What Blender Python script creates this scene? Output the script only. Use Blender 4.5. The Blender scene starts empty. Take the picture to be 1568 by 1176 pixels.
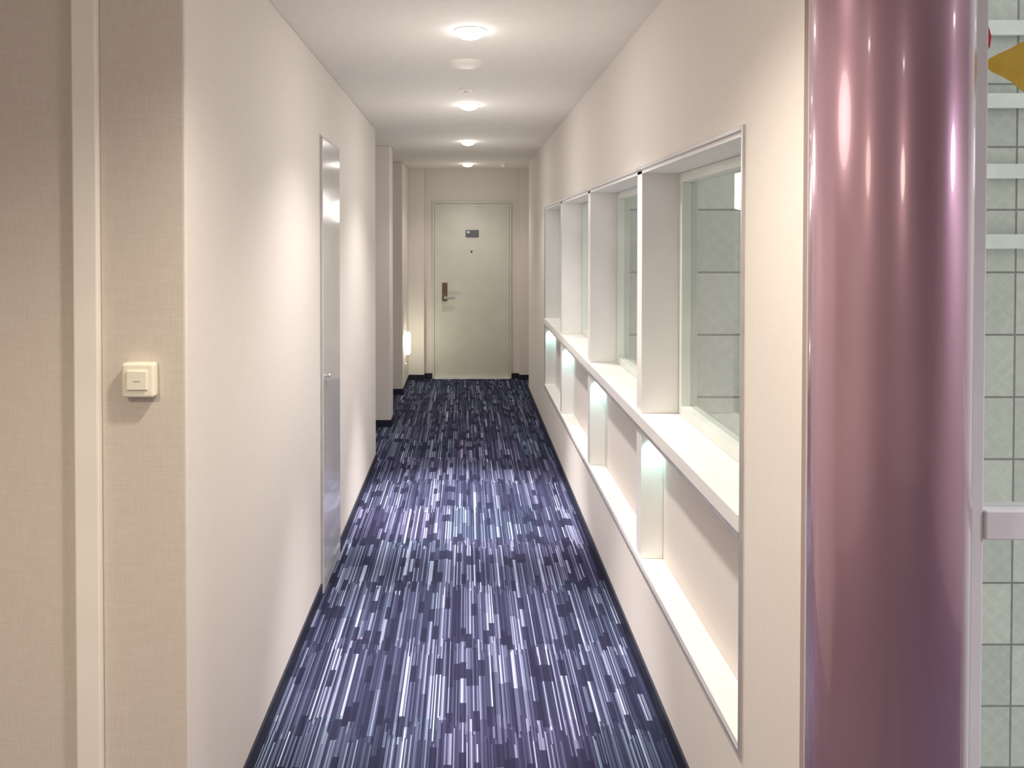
import bpy, bmesh, math, random
from mathutils import Vector, Matrix
random.seed(3)
scene = bpy.context.scene
COL = scene.collection
CH = 1.6; F = 1150.0; U0 = 714.0; V0 = 366.0
CEIL = 2.39

# ------------------------------------------------------------ materials
def mat_base(name, color=(.8,.8,.8), rough=.5, metal=0.0, coat=0.0, emis=None, estr=0.0):
    m = bpy.data.materials.new(name); m.use_nodes = True
    b = m.node_tree.nodes['Principled BSDF']
    b.inputs['Base Color'].default_value = (*color, 1)
    b.inputs['Roughness'].default_value = rough
    b.inputs['Metallic'].default_value = metal
    b.inputs['Coat Weight'].default_value = coat
    b.inputs['Coat Roughness'].default_value = .06
    if emis:
        b.inputs['Emission Color'].default_value = (*emis, 1)
        b.inputs['Emission Strength'].default_value = estr
    return m
def N(m, t, **kw):
    n = m.node_tree.nodes.new(t)
    for k, v in kw.items(): setattr(n, k, v)
    return n
def L(m, a, b): m.node_tree.links.new(a, b)
def objco(m): return N(m, 'ShaderNodeTexCoord').outputs['Object']
def add_noise(m, c1, c2, scale=40, bump=.1, dist=.002, stretch=(1,1,1)):
    b = m.node_tree.nodes['Principled BSDF']
    mp = N(m, 'ShaderNodeMapping'); mp.inputs['Scale'].default_value = stretch
    L(m, objco(m), mp.inputs['Vector'])
    nz = N(m, 'ShaderNodeTexNoise'); nz.inputs['Scale'].default_value = scale; nz.inputs['Detail'].default_value = 1
    L(m, mp.outputs[0], nz.inputs['Vector'])
    r = N(m, 'ShaderNodeValToRGB'); r.color_ramp.elements[0].position=.35; r.color_ramp.elements[1].position=.65
    r.color_ramp.elements[0].color = (*c1,1); r.color_ramp.elements[1].color = (*c2,1)
    L(m, nz.outputs['Fac'], r.inputs[0]); L(m, r.outputs[0], b.inputs['Base Color'])
    if bump:
        bp = N(m, 'ShaderNodeBump'); bp.inputs['Strength'].default_value=bump; bp.inputs['Distance'].default_value=dist
        L(m, nz.outputs['Fac'], bp.inputs['Height']); L(m, bp.outputs[0], b.inputs['Normal'])
    return m

def linen(name, c1, c2):
    """woven vinyl wallpaper: crossed fine threads"""
    m = mat_base(name, c1, .7); b = m.node_tree.nodes['Principled BSDF']
    co = objco(m); outs=[]
    for st in ((260,260,18),(22,22,330)):
        mp = N(m,'ShaderNodeMapping'); mp.inputs['Scale'].default_value = st
        L(m, co, mp.inputs['Vector'])
        nz = N(m,'ShaderNodeTexNoise'); nz.inputs['Scale'].default_value=1.0; nz.inputs['Detail'].default_value=1
        L(m, mp.outputs[0], nz.inputs['Vector']); outs.append(nz.outputs['Fac'])
    ad = N(m,'ShaderNodeMath',operation='ADD'); L(m,outs[0],ad.inputs[0]); L(m,outs[1],ad.inputs[1])
    r = N(m,'ShaderNodeMapRange'); r.inputs['From Min'].default_value=.7; r.inputs['From Max'].default_value=1.3
    L(m,ad.outputs[0],r.inputs['Value'])
    mx = N(m,'ShaderNodeMix',data_type='RGBA'); mx.inputs['A'].default_value=(*c1,1); mx.inputs['B'].default_value=(*c2,1)
    L(m,r.outputs[0],mx.inputs['Factor']); L(m,mx.outputs['Result'],b.inputs['Base Color'])
    return m

M_wall = linen('wallpaper_linen', (.75,.695,.645), (.78,.73,.68))
M_wallf = linen('wallpaper_linen_lamp_tint', (.63,.565,.49), (.68,.62,.545))  # same wallpaper, with the warm lobby light put into its colour
M_ceil = add_noise(mat_base('ceiling_paper', rough=.85), (.78,.745,.69), (.80,.765,.71), 25, 0)
M_white = add_noise(mat_base('white_melamine', rough=.35), (.82,.80,.77), (.85,.83,.80), 6, 0)
M_trimw = add_noise(mat_base('cream_trim', rough=.5), (.87,.83,.75), (.90,.86,.78), 8, 0)
M_alu = add_noise(mat_base('grey_aluminium', rough=.35, metal=.5), (.50,.48,.48), (.56,.54,.54), 12, 0)
M_base = add_noise(mat_base('navy_vinyl_base', rough=.5), (.010,.011,.025), (.016,.017,.035), 30, 0)
M_door = add_noise(mat_base('door_paint', rough=.38), (.66,.65,.57), (.70,.69,.61), 5, 0)
M_cab = add_noise(mat_base('glossy_panel_paint', rough=.14, metal=.12, coat=.5), (.70,.68,.67), (.74,.72,.71), 5, 0)
M_brass = add_noise(mat_base('bronze_metal', rough=.35, metal=.85), (.20,.15,.09), (.26,.20,.13), 40, 0)
M_plate = mat_base('dark_plate', (.10,.10,.11), .3, .3)
M_plastic = add_noise(mat_base('ivory_plastic', rough=.35), (.86,.83,.68), (.90,.87,.72), 10, 0)
M_lamp = mat_base('lamp_emission', (1,1,1), .5, emis=(1,.96,.93), estr=20)
M_dim = mat_base('sconce_emission', (1,1,1), .5, emis=(1,.97,.80), estr=6)
M_led = mat_base('led_emission', (1,1,1), .5, emis=(.75,1,.97), estr=8)
M_yel = add_noise(mat_base('yellow_film', rough=.4), (.72,.48,.02), (.8,.55,.05), 20, 0)
M_red = add_noise(mat_base('red_film', rough=.4), (.6,.03,.06), (.7,.05,.09), 20, 0)
M_rail = add_noise(mat_base('white_rail', rough=.4), (.80,.81,.78), (.86,.87,.84), 6, 0)
M_refl = add_noise(mat_base('reflection_slat_grey', rough=.4), (.62,.64,.63), (.68,.70,.69), 6, 0)  # tone of the reflection bands, given to solid slats
M_frame = add_noise(mat_base('pale_frame', rough=.35), (.66,.70,.64), (.72,.75,.69), 6, 0)

# column: mauve pearl lacquer
M_col = mat_base('mauve_pearl_lacquer', (.44,.24,.31), .27, .55, .9)
add_noise(M_col, (.40,.235,.295), (.43,.26,.325), 3, 0)

# glass (reflectance rises towards grazing angles, same from both sides)
def glass(name, tint):
    m = bpy.data.materials.new(name); m.use_nodes=True; nt=m.node_tree
    nt.nodes.remove(nt.nodes['Principled BSDF']); out=nt.nodes['Material Output']
    tr=N(m,'ShaderNodeBsdfTransparent'); tr.inputs[0].default_value=(*tint,1)
    gl=N(m,'ShaderNodeBsdfGlossy'); gl.inputs['Roughness'].default_value=.02
    lw=N(m,'ShaderNodeLayerWeight'); lw.inputs['Blend'].default_value=.5
    p=N(m,'ShaderNodeMath',operation='POWER'); L(m,lw.outputs['Facing'],p.inputs[0]); p.inputs[1].default_value=5
    q=N(m,'ShaderNodeMath',operation='MULTIPLY_ADD'); L(m,p.outputs[0],q.inputs[0]); q.inputs[1].default_value=.9; q.inputs[2].default_value=.04
    mx=N(m,'ShaderNodeMixShader'); L(m,q.outputs[0],mx.inputs[0]); L(m,tr.outputs[0],mx.inputs[1]); L(m,gl.outputs[0],mx.inputs[2])
    L(m,mx.outputs[0],out.inputs['Surface']); return m
M_glass = glass('window_glass', (.93,.945,.93))

# carpet
def carpet():
    m = mat_base('striped_carpet', rough=.95); b=m.node_tree.nodes['Principled BSDF']
    b.inputs['Specular IOR Level'].default_value=.15
    sp=N(m,'ShaderNodeSeparateXYZ'); L(m,objco(m),sp.inputs[0]); X,Y=sp.outputs[0],sp.outputs[1]
    def ma(op,a,c=None,d=None):
        n=N(m,'ShaderNodeMath',operation=op)
        for i,v in enumerate((a,c,d)):
            if v is None: continue
            if isinstance(v,(int,float)): n.inputs[i].default_value=v
            else: L(m,v,n.inputs[i])
        return n.outputs[0]
    def wn(a,c=None):
        cb=N(m,'ShaderNodeCombineXYZ'); L(m,a,cb.inputs[0])
        if c is not None: L(m,c,cb.inputs[1])
        w=N(m,'ShaderNodeTexWhiteNoise',noise_dimensions='3D'); L(m,cb.outputs[0],w.inputs['Vector']); return w.outputs['Value']
    cA=ma('FLOOR',ma('DIVIDE',X,.023))
    yj=ma('DIVIDE',ma('ADD',Y,ma('MULTIPLY',wn(cA),.14)),.25)
    yA=ma('FLOOR',yj); fr=ma('FRACT',yj)
    blk=wn(cA,yA)
    plug=ma('MULTIPLY',ma('LESS_THAN',fr,.42),ma('GREATER_THAN',wn(ma('ADD',cA,31.7),yA),.68))
    cF=ma('FLOOR',ma('DIVIDE',X,.0046))
    yF=ma('FLOOR',ma('DIVIDE',ma('ADD',Y,ma('MULTIPLY',wn(ma('ADD',cF,77.3)),.15)),.50))
    f=wn(cF,yF)
    ft=ma('POWER',f,2.5)
    lev=ma('ADD',ma('MULTIPLY',blk,.45),.38)
    v=ma('MULTIPLY',ft,lev)
    v=ma('ADD',v,ma('MULTIPLY',blk,.12))
    v=ma('MULTIPLY',v,ma('SUBTRACT',1.0,ma('MULTIPLY',plug,.85)))
    r=N(m,'ShaderNodeValToRGB'); cr=r.color_ramp
    cr.elements[0].position=0; cr.elements[0].color=(.010,.010,.026,1)
    cr.elements[1].position=1; cr.elements[1].color=(.46,.50,.59,1)
    for p,c in ((.15,(.028,.031,.064)),(.35,(.066,.077,.130)),(.65,(.19,.21,.29))):
        e=cr.elements.new(p); e.color=(*c,1)
    L(m,v,r.inputs[0])
    tx=ma('FLOOR',ma('DIVIDE',ma('ADD',X,.1),.5)); ty=ma('FLOOR',ma('DIVIDE',Y,.5))
    hue=wn(tx,ty)
    hr=N(m,'ShaderNodeValToRGB'); hr.color_ramp.elements[0].color=(.90,1.02,1.0,1); hr.color_ramp.elements[1].color=(1.10,.97,1.06,1)
    L(m,hue,hr.inputs[0])
    mx=N(m,'ShaderNodeMix',data_type='RGBA',blend_type='MULTIPLY'); mx.inputs['Factor'].default_value=1
    L(m,r.outputs[0],mx.inputs['A']); L(m,hr.outputs[0],mx.inputs['B'])
    L(m,mx.outputs['Result'],b.inputs['Base Color'])
    return m
M_carpet=carpet()

# exterior tile
def tile():
    m=mat_base('exterior_tile',rough=.3); b=m.node_tree.nodes['Principled BSDF']
    sp=N(m,'ShaderNodeSeparateXYZ'); L(m,objco(m),sp.inputs[0])
    cb=N(m,'ShaderNodeCombineXYZ'); L(m,sp.outputs[0],cb.inputs[0]); L(m,sp.outputs[2],cb.inputs[1])
    mp=N(m,'ShaderNodeMapping'); mp.inputs['Location'].default_value=(-.13,-.27,0)
    L(m,cb.outputs[0],mp.inputs['Vector'])
    br=N(m,'ShaderNodeTexBrick'); br.offset=0.0
    br.inputs['Scale'].default_value=1; br.inputs['Brick Width'].default_value=1.12; br.inputs['Row Height'].default_value=.525
    br.inputs['Mortar Size'].default_value=.009; br.inputs['Mortar Smooth'].default_value=.1
    br.inputs['Color1'].default_value=(.52,.52,.48,1); br.inputs['Color2'].default_value=(.42,.43,.40,1); br.inputs['Mortar'].default_value=(.18,.18,.17,1)
    L(m,mp.outputs[0],br.inputs['Vector'])
    wv=[]
    for ang in (45,-45):
        m2=N(m,'ShaderNodeMapping'); m2.inputs['Rotation'].default_value=(0,0,math.radians(ang)); L(m,cb.outputs[0],m2.inputs['Vector'])
        w=N(m,'ShaderNodeTexWave',wave_type='BANDS',bands_direction='X'); w.inputs['Scale'].default_value=3.2; w.inputs['Distortion'].default_value=.6
        L(m,m2.outputs[0],w.inputs['Vector']); wv.append(w.outputs['Fac'])
    mn=N(m,'ShaderNodeMath',operation='MAXIMUM'); L(m,wv[0],mn.inputs[0]); L(m,wv[1],mn.inputs[1])
    pw=N(m,'ShaderNodeMath',operation='POWER'); L(m,mn.outputs[0],pw.inputs[0]); pw.inputs[1].default_value=14
    nz=N(m,'ShaderNodeTexNoise'); nz.inputs['Scale'].default_value=14; nz.inputs['Detail'].default_value=3; L(m,objco(m),nz.inputs['Vector'])
    sm=N(m,'ShaderNodeMath',operation='MULTIPLY_ADD'); L(m,pw.outputs[0],sm.inputs[0]); sm.inputs[1].default_value=.22; L(m,nz.outputs['Fac'],sm.inputs[2])
    r=N(m,'ShaderNodeValToRGB'); r.color_ramp.elements[0].color=(.82,.82,.82,1); r.color_ramp.elements[1].color=(1.14,1.14,1.14,1)
    L(m,sm.outputs[0],r.inputs[0])
    mx=N(m,'ShaderNodeMix',data_type='RGBA',blend_type='MULTIPLY'); mx.inputs['Factor'].default_value=1
    L(m,br.outputs['Color'],mx.inputs['A']); L(m,r.outputs[0],mx.inputs['B']); L(m,mx.outputs['Result'],b.inputs['Base Color'])
    return m
M_tile=tile()

# ------------------------------------------------------------ geometry helpers
def finish(name, bm, mats, parent=None, bevel=0, smooth=False, seg=2):
    me=bpy.data.meshes.new(name); bm.normal_update(); bm.to_mesh(me); bm.free()
    o=bpy.data.objects.new(name,me); COL.objects.link(o)
    if not isinstance(mats,(list,tuple)): mats=[mats]
    for x in mats: me.materials.append(x)
    if smooth:
        for p in me.polygons: p.use_smooth=True
    if bevel:
        md=o.modifiers.new('bev','BEVEL'); md.width=bevel; md.segments=seg; md.limit_method='ANGLE'; md.angle_limit=math.radians(40)
    if parent: o.parent=parent
    return o
def addbox(bm,x0,x1,y0,y1,z0,z1,mi=0):
    vs=[bm.verts.new(p) for p in ((x0,y0,z0),(x1,y0,z0),(x1,y1,z0),(x0,y1,z0),(x0,y0,z1),(x1,y0,z1),(x1,y1,z1),(x0,y1,z1))]
    for f in ((0,3,2,1),(4,5,6,7),(0,1,5,4),(1,2,6,5),(2,3,7,6),(3,0,4,7)):
        fc=bm.faces.new([vs[i] for i in f]); fc.material_index=mi
def boxes(name, bl, mats, parent=None, bevel=0, seg=2):
    bm=bmesh.new()
    for b in bl: addbox(bm,*b)
    return finish(name,bm,mats,parent,bevel,seg=seg)
def lathe(name, prof, mats, loc=(0,0,0), rot=(0,0,0), n=48, parent=None, smooth=True, mis=None):
    bm=bmesh.new(); rings=[]
    for r,z in prof:
        if r<1e-6: rings.append([bm.verts.new((0,0,z))])
        else: rings.append([bm.verts.new((r*math.cos(2*math.pi*i/n),r*math.sin(2*math.pi*i/n),z)) for i in range(n)])
    for k in range(len(rings)-1):
        a,c=rings[k],rings[k+1]; mi=mis[k] if mis else 0
        for i in range(n):
            j=(i+1)%n
            if len(a)==1 and len(c)==1: continue
            if len(a)==1: f=bm.faces.new((a[0],c[j],c[i]))
            elif len(c)==1: f=bm.faces.new((a[i],a[j],c[0]))
            else: f=bm.faces.new((a[i],a[j],c[j],c[i]))
            f.material_index=mi
    bmesh.ops.recalc_face_normals(bm,faces=bm.faces)
    o=finish(name,bm,mats,parent,smooth=smooth)
    if smooth:
        md=o.modifiers.new('es','EDGE_SPLIT'); md.split_angle=math.radians(35)
    o.location=loc; o.rotation_euler=rot
    return o
def empty(name,loc=(0,0,0)):
    e=bpy.data.objects.new(name,None); COL.objects.link(e); e.location=loc; e.empty_display_size=.1; return e
def adopt(p,*os):
    for o in os:
        o.parent=p; o.matrix_parent_inverse=Matrix.Translation(p.location).inverted()

# ------------------------------------------------------------ shell
boxes('floor',[(-2.35,3.15,-3.15,1.45,-.15,0),(-1.3,.95,1.45,8.75,-.15,0),(-2.35,-1.3,1.45,1.9,-.15,0)],M_carpet)
boxes('ceiling',[(-2.35,3.15,-3.15,1.45,CEIL,CEIL+.15),(-1.3,.95,1.45,8.75,CEIL,CEIL+.15),(-2.35,-1.3,1.45,1.9,CEIL,CEIL+.15)],M_ceil)
boxes('wall_front',[(-2.2,-.875,1.742,1.9,0,CEIL)],M_wallf)
wl=boxes('wall_left',[(-.875,-.65,1.742,5.38,0,CEIL),(-1.3,-1.15,5.38,6.37,0,CEIL),(-1.3,-.645,6.37,6.6,0,CEIL),
                   (-1.15,-.875,5.30,5.38,0,CEIL),
                   (-1.3,-.95,6.6,7.7,0,CEIL),(-1.3,-.655,7.7,8.5,0,CEIL)],[M_wall,M_wallf],bevel=.008,seg=3)
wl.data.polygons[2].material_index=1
boxes('wall_end',[(-1.3,-.39,8.6,8.75,0,CEIL),(.518,.95,8.6,8.75,0,CEIL),(-.39,.518,8.6,8.75,2.03,CEIL),(-.39,.518,8.70,8.75,0,2.03),
                  (-1.3,-.479,8.5,8.6,0,CEIL),(.606,.95,8.5,8.6,0,CEIL)],M_wall)
WB,WT,WN,WF=.39,1.855,1.763,6.18
boxes('wall_right',[(.65,.95,WN,WF,0,WB),(.65,.95,WN,WF,WT,CEIL),(.65,.95,1.45,WN,0,CEIL),(.65,.95,WF,7.8,0,CEIL),
                    (.735,.95,WN,WF,WB,.905),(.80,.95,7.8,8.5,0,CEIL)],M_wall)
boxes('wall_back',[(-2.35,3.15,-3.15,-3.0,0,CEIL)],M_wall)
boxes('wall_foyer_left',[(-2.35,-2.2,-3.0,1.9,0,CEIL)],M_wall)
boxes('wall_foyer_right',[(3.0,3.15,-3.0,1.45,0,CEIL)],M_wall)
# baseboards
boxes('baseboard_left',[(-.65,-.642,1.742,3.33,0,.06),(-.65,-.642,3.80,5.388,0,.06),(-1.15,-1.142,5.388,6.362,0,.06),(-1.15,-.65,5.38,5.388,0,.06),
                        (-1.15,-.637,6.362,6.37,0,.06),(-.645,-.637,6.37,6.608,0,.06),(-.95,-.645,6.6,6.608,0,.06),(-.95,-.942,6.608,7.692,0,.06),(-.95,-.647,7.692,7.7,0,.06),
                        (-.655,-.647,7.7,8.492,0,.06)],M_base)
boxes('baseboard_right',[(.642,.65,1.45,7.808,0,.06),(.65,.80,7.8,7.808,0,.06),(.792,.80,7.808,8.492,0,.06)],M_base)
boxes('baseboard_end',[(-.655,-.471,8.492,8.5,0,.06),(-.479,-.471,8.5,8.6,0,.06),(-.471,-.39,8.592,8.6,0,.06),(.598,.80,8.492,8.5,0,.06),(.598,.606,8.5,8.6,0,.06),(.518,.598,8.592,8.6,0,.06)],M_base)
boxes('baseboard_front',[(-2.2,-.642,1.734,1.742,0,.06)],M_base)
boxes('trim_1',[(-.904,-.847,1.722,1.742,.06,CEIL)],M_trimw,bevel=.004)

# ------------------------------------------------------------ window wall assembly (one joinery unit, four bays)
DIV=[(2.79,2.865),(3.95,4.02),(5.12,5.19)]
W=empty('window_1',(.80,(WN+WF)/2,WB))
adopt(W,boxes('ledge',[(.640,.86,WN,WF,.905,.95)],M_white,bevel=.003))
adopt(W,boxes('ledge_nosing',[(.641,.652,WN,WF,.893,.9045)],M_alu))
adopt(W,boxes('sill',[(.645,.735,WN,WF,WB,.405)],M_white,bevel=.002))
bl=[]
for a,b in DIV:
    bl.append((.652,.79,a,b,.95,WT)); bl.append((.652,.735,a,b,.405,.893))
adopt(W,boxes('dividers',bl,M_white,bevel=.002))
adopt(W,boxes('lining',[(.652,.86,WF-.012,WF,.95,WT-.012),(.652,.86,WN,WF,WT-.012,WT),(.652,.735,WF-.012,WF,.405,.893),(.652,.86,WN,WN+.012,.95,WT-.012),(.652,.735,WN,WN+.012,.405,.893)],M_white))
t=.012
boxes('trim_2',[(.643,.652,WN-t,WN,WB-t,WT+t),(.643,.652,WF,WF+t,WB-t,WT+t),(.643,.652,WN,WF,WT,WT+t),(.643,.652,WN,WF,WB-t,WB)],M_alu,bevel=.0015)
edges=[WN+.012]+[v for d in DIV for v in d]+[WF-.012]
for i in range(4):
    y0,y1=edges[2*i],edges[2*i+1]
    z0,z1=.95,WT-.012; fw=.035
    adopt(W,boxes('frame_%d'%(i+1),[(.79,.85,y0,y0+fw,z0,z1),(.79,.85,y1-fw,y1,z0,z1),(.79,.85,y0+fw,y1-fw,z0,z0+fw),(.79,.85,y0+fw,y1-fw,z1-fw,z1)],M_frame,bevel=.003),
      boxes('pane_%d'%(i+1),[(.824,.828,y0+fw,y1-fw,z0+fw,z1-fw)],M_glass))
    p=lathe('niche_light' if i==0 else 'niche_light.%03d'%i,[(0,0),(.017,0),(.017,-.004),(.022,-.006),(.022,.010),(0,.010)],[M_led,M_alu],(.692,y1-.05,.894),n=24,mis=[0,1,1,1,1])
    ld=bpy.data.lights.new('led','SPOT'); ld.energy=2.0; ld.color=(.60,1,.93); ld.spot_size=math.radians(60); ld.spot_blend=.7; ld.shadow_soft_size=.012
    lo=bpy.data.objects.new('led_beam',ld); COL.objects.link(lo); lo.parent=p; lo.location=(0,0,-.010); lo.rotation_euler=(math.radians(24),0,0)

# ------------------------------------------------------------ exterior
tw=boxes('exterior_tile_wall',[(.95,8,6.3,6.5,-5,6)],M_tile)
lv=boxes('reflection_slats',[(3.9,5.6,6.20,6.23,z,z+.12) for z in (3.28,2.68,2.10,1.52)]+[(3.9,3.95,6.23,6.299,1.52,3.40),(5.5,5.55,6.23,6.299,1.52,3.40)],M_refl)  # added slats standing in for blurry reflection bands in the glazing
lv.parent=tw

# ------------------------------------------------------------ foyer glazing beside the column
GY=1.35
def gx(u): return (u-U0)*GY/F
def gz(v): return CH-(v-V0)*GY/F
gl=empty('window_2',(1.9,GY,1.2))
adopt(gl,boxes('frame',[(.89,.922,GY-.02,GY+.02,0,CEIL),(2.96,3.0,GY-.02,GY+.02,0,CEIL),(.922,2.96,GY-.02,GY+.02,0,.06),(.922,2.96,GY-.02,GY+.02,CEIL-.05,CEIL),
      (.922,2.96,GY-.025,GY+.025,gz(822),gz(777))],M_rail,bevel=.003),
      boxes('pane',[(.922,2.96,GY-.003,GY+.003,.06,gz(822)),(.922,2.96,GY-.003,GY+.003,gz(777),CEIL-.05)],M_glass))
def sticker(name,pts,mat):
    bm=bmesh.new()
    top=[bm.verts.new((gx(u),GY-.0045,gz(v))) for u,v in pts]; f=bm.faces.new(top)
    r=bmesh.ops.extrude_face_region(bm,geom=[f]); bmesh.ops.translate(bm,vec=(0,.001,0),verts=[e for e in r['geom'] if isinstance(e,bmesh.types.BMVert)])
    bmesh.ops.recalc_face_normals(bm,faces=bm.faces)
    o=finish(name,bm,mat); adopt(gl,o); return o
sticker('fish_sticker',[(1503,97),(1512,90),(1524,84),(1540,77),(1556,68),(1568,62),(1580,72),(1586,92),(1584,108),(1576,128),(1566,144),(1556,138),(1544,127),(1530,119),(1514,112),(1505,104)],M_yel)
sticker('petal_sticker',[(1501,38),(1508,44),(1512,58),(1510,74),(1504,84),(1500,82)],M_red)

# ------------------------------------------------------------ column
lathe('column',[(0,0),(.139,0),(.139,.05),(.1304,.055),(.1304,CEIL-.03),(.136,CEIL-.028),(.136,CEIL),(0,CEIL)],[M_col,M_base],(.752,1.342,0),n=128,mis=[1,1,1,0,0,0,0])

# ------------------------------------------------------------ end door
d=empty('door_1',(.064,8.6,0))
def P(o): adopt(d,o); return o
P(boxes('door_frame',[(-.39,-.366,8.585,8.70,0,2.03),(.494,.518,8.585,8.70,0,2.03),(-.366,.494,8.585,8.70,2.006,2.03)],M_door,bevel=.003))
P(boxes('leaf',[(-.364,.492,8.594,8.645,.012,2.004)],M_door,bevel=.002))
P(boxes('threshold',[(-.366,.494,8.56,8.70,0,.010)],M_rail))
def wx(u,Y): return (u-U0)*Y/F
def wz(v,Y): return CH-(v-V0)*Y/F
Y=8.594
P(boxes('number_plate',[(wx(713,Y),wx(733,Y),Y-.010,Y,wz(363,Y),wz(352,Y))],M_plate,bevel=.002))
P(boxes('number_label',[(wx(715,Y),wx(719,Y),Y-.012,Y-.010,wz(357,Y),wz(354,Y))],M_rail))
P(lathe('peephole',[(0,.012),(.006,.012),(.010,.010),(.012,0),(0,0)],M_brass,(wx(722,Y),Y,wz(385,Y)),(math.radians(90),0,0),n=24))
P(boxes('lock_plate',[(wx(677,Y),wx(685,Y),Y-.012,Y,wz(461,Y),wz(433,Y))],M_brass,bevel=.004))
P(lathe('lever_rose',[(0,.05),(.012,.05),(.012,.006),(.024,.004),(.024,0),(0,0)],M_brass,(wx(681,Y),Y-.010,wz(455,Y)),(math.radians(90),0,0),n=24))
P(boxes('lever',[(wx(680,Y),wx(697,Y),Y-.066,Y-.050,wz(457.5,Y),wz(453.5,Y))],M_alu,bevel=.005,seg=3))

# ------------------------------------------------------------ flush cabinet door on left wall
d2=empty('door_2',(-.65,3.565,0)); X0=-.65
def P2(o): adopt(d2,o); return o
P2(boxes('panel_frame',[(X0,X0+.006,3.335,3.343,.0,2.062),(X0,X0+.006,3.787,3.795,.0,2.062),(X0,X0+.006,3.343,3.787,2.054,2.062)],M_alu))
P2(boxes('panel_leaf',[(X0,X0+.012,3.345,3.785,.008,2.050)],M_cab,bevel=.002))
P2(lathe('panel_knob',[(0,.022),(.008,.022),(.011,.016),(.006,.010),(.006,0),(0,0)],M_alu,(X0+.012,3.40,.98),(0,math.radians(90),0),n=24))

# ------------------------------------------------------------ light switch
YS=1.742; xs=wx(217,YS); zs=wz(580,YS)
s=empty('light_switch',(xs,YS,zs))
adopt(s,boxes('housing',[(xs-.037,xs+.037,YS-.028,YS,zs-.040,zs+.040)],M_plastic,bevel=.007,seg=4),
 boxes('rocker',[(xs-.024,xs+.024,YS-.033,YS-.026,zs-.022,zs+.024)],M_plastic,bevel=.003,seg=3),
 boxes('mark',[(xs-.008,xs+.008,YS-.0335,YS-.032,zs-.002,zs)],M_alu))

# ------------------------------------------------------------ downlights, detector, sprinkler
def addlight(o,kind,e,col,z,soft,size=0,blend=.9):
    ld=bpy.data.lights.new('beam_or_fill',kind); ld.energy=e; ld.color=col; ld.shadow_soft_size=soft
    if kind=='SPOT': ld.spot_size=math.radians(size); ld.spot_blend=blend
    lo=bpy.data.objects.new('beam_or_fill',ld); COL.objects.link(lo); lo.parent=o; lo.location=(0,0,z)
def downlight(i,x,y,energy,col=(1,.94,.905),size=118,fill=0,core=0):
    nm='downlight' if i==0 else 'downlight.%03d'%i
    R=.056; D=.030
    prof=[(0,-.003-D)]+[(R*math.sin(a),-.003-D*math.cos(a)) for a in [math.radians(k) for k in (12,24,36,48,60,75,90)]]
    n0=len(prof)
    prof+=[(.057,-.004),(.061,-.003),(.062,0),(0,0)]
    o=lathe(nm,prof,[M_lamp,M_rail],(x,y,CEIL),n=40,mis=[0]*(n0-1)+[1]*4)
    addlight(o,'SPOT',energy,col,-.045,.045,size)
    if core: addlight(o,'SPOT',core,col,-.045,.045,44,.8)
    if fill: addlight(o,'POINT',fill,col,-.50,.12)  # added fill hanging in mid-air below the lamp, no fixture there
    return o
for i,(y,e,sz,g,c) in enumerate(((2.86,88,118,4.2,480),(4.43,96,110,4.2,760),(6.10,42,118,3.0,20),(7.90,27,130,2.0,0))):
    downlight(i,.015,y,e,size=sz,fill=g,core=c)
downlight(4,.015,1.29,80,(1,.90,.76),140,3)
downlight(5,-1.0,.1,122,(1,.85,.66),150,5)
downlight(6,2.35,.45,150,(.88,.80,1),155,8)  # unseen lamp, added as lilac fill for the column's right side
downlight(7,.3,-1.2,105,(1,.88,.74),155,8)
lathe('smoke_detector',[(0,-.022),(.03,-.022),(.06,-.016),(.078,-.008),(.083,0),(0,0)],M_trimw,(.0,3.38,CEIL))
lathe('sprinkler_head',[(0,-.022),(.012,-.022),(.012,-.012),(.036,-.006),(.040,0),(0,0)],M_trimw,(.0,3.98,CEIL),n=32)
lathe('ceiling_sensor',[(0,-.03),(.02,-.028),(.03,-.012),(.032,0),(0,0)],M_trimw,(.40,7.95,CEIL),n=32)

# ------------------------------------------------------------ footlight sconce
o=boxes('wall_sconce',[(-.655,-.600,8.02,8.09,.36,.60)],M_dim,bevel=.02,seg=4)
b2=boxes('backplate',[(-.655,-.650,7.99,8.12,.33,.63)],M_rail,bevel=.003); b2.parent=o
ld=bpy.data.lights.new('sconce_glow','POINT'); ld.energy=3; ld.color=(1,.97,.72); ld.shadow_soft_size=.04
lo=bpy.data.objects.new('sconce_glow',ld); COL.objects.link(lo); lo.location=(-.56,8.05,.5); lo.parent=o
boxes('wall_outlet',[(-.655,-.640,7.98,8.05,.20,.27)],M_plastic,bevel=.003)

# ------------------------------------------------------------ world
w=bpy.data.worlds.new('World'); scene.world=w; w.use_nodes=True
bg=w.node_tree.nodes['Background']; bg.inputs[0].default_value=(.93,.95,.91,1); bg.inputs[1].default_value=.95

# ------------------------------------------------------------ camera
cam=bpy.data.cameras.new('Camera'); co=bpy.data.objects.new('Camera',cam); COL.objects.link(co)
co.location=(0,0,CH); pitch=math.radians(.9)
co.rotation_euler=(math.radians(90)-pitch,0,0)
cam.sensor_width=36; cam.lens=F/1568*36; cam.clip_start=.02
cam.shift_x=(784-U0)/1568
cam.shift_y=-((588-V0)-F*math.tan(pitch))/1568
scene.camera=co
scene.view_settings.view_transform='Standard'
scene.view_settings.exposure=0.08
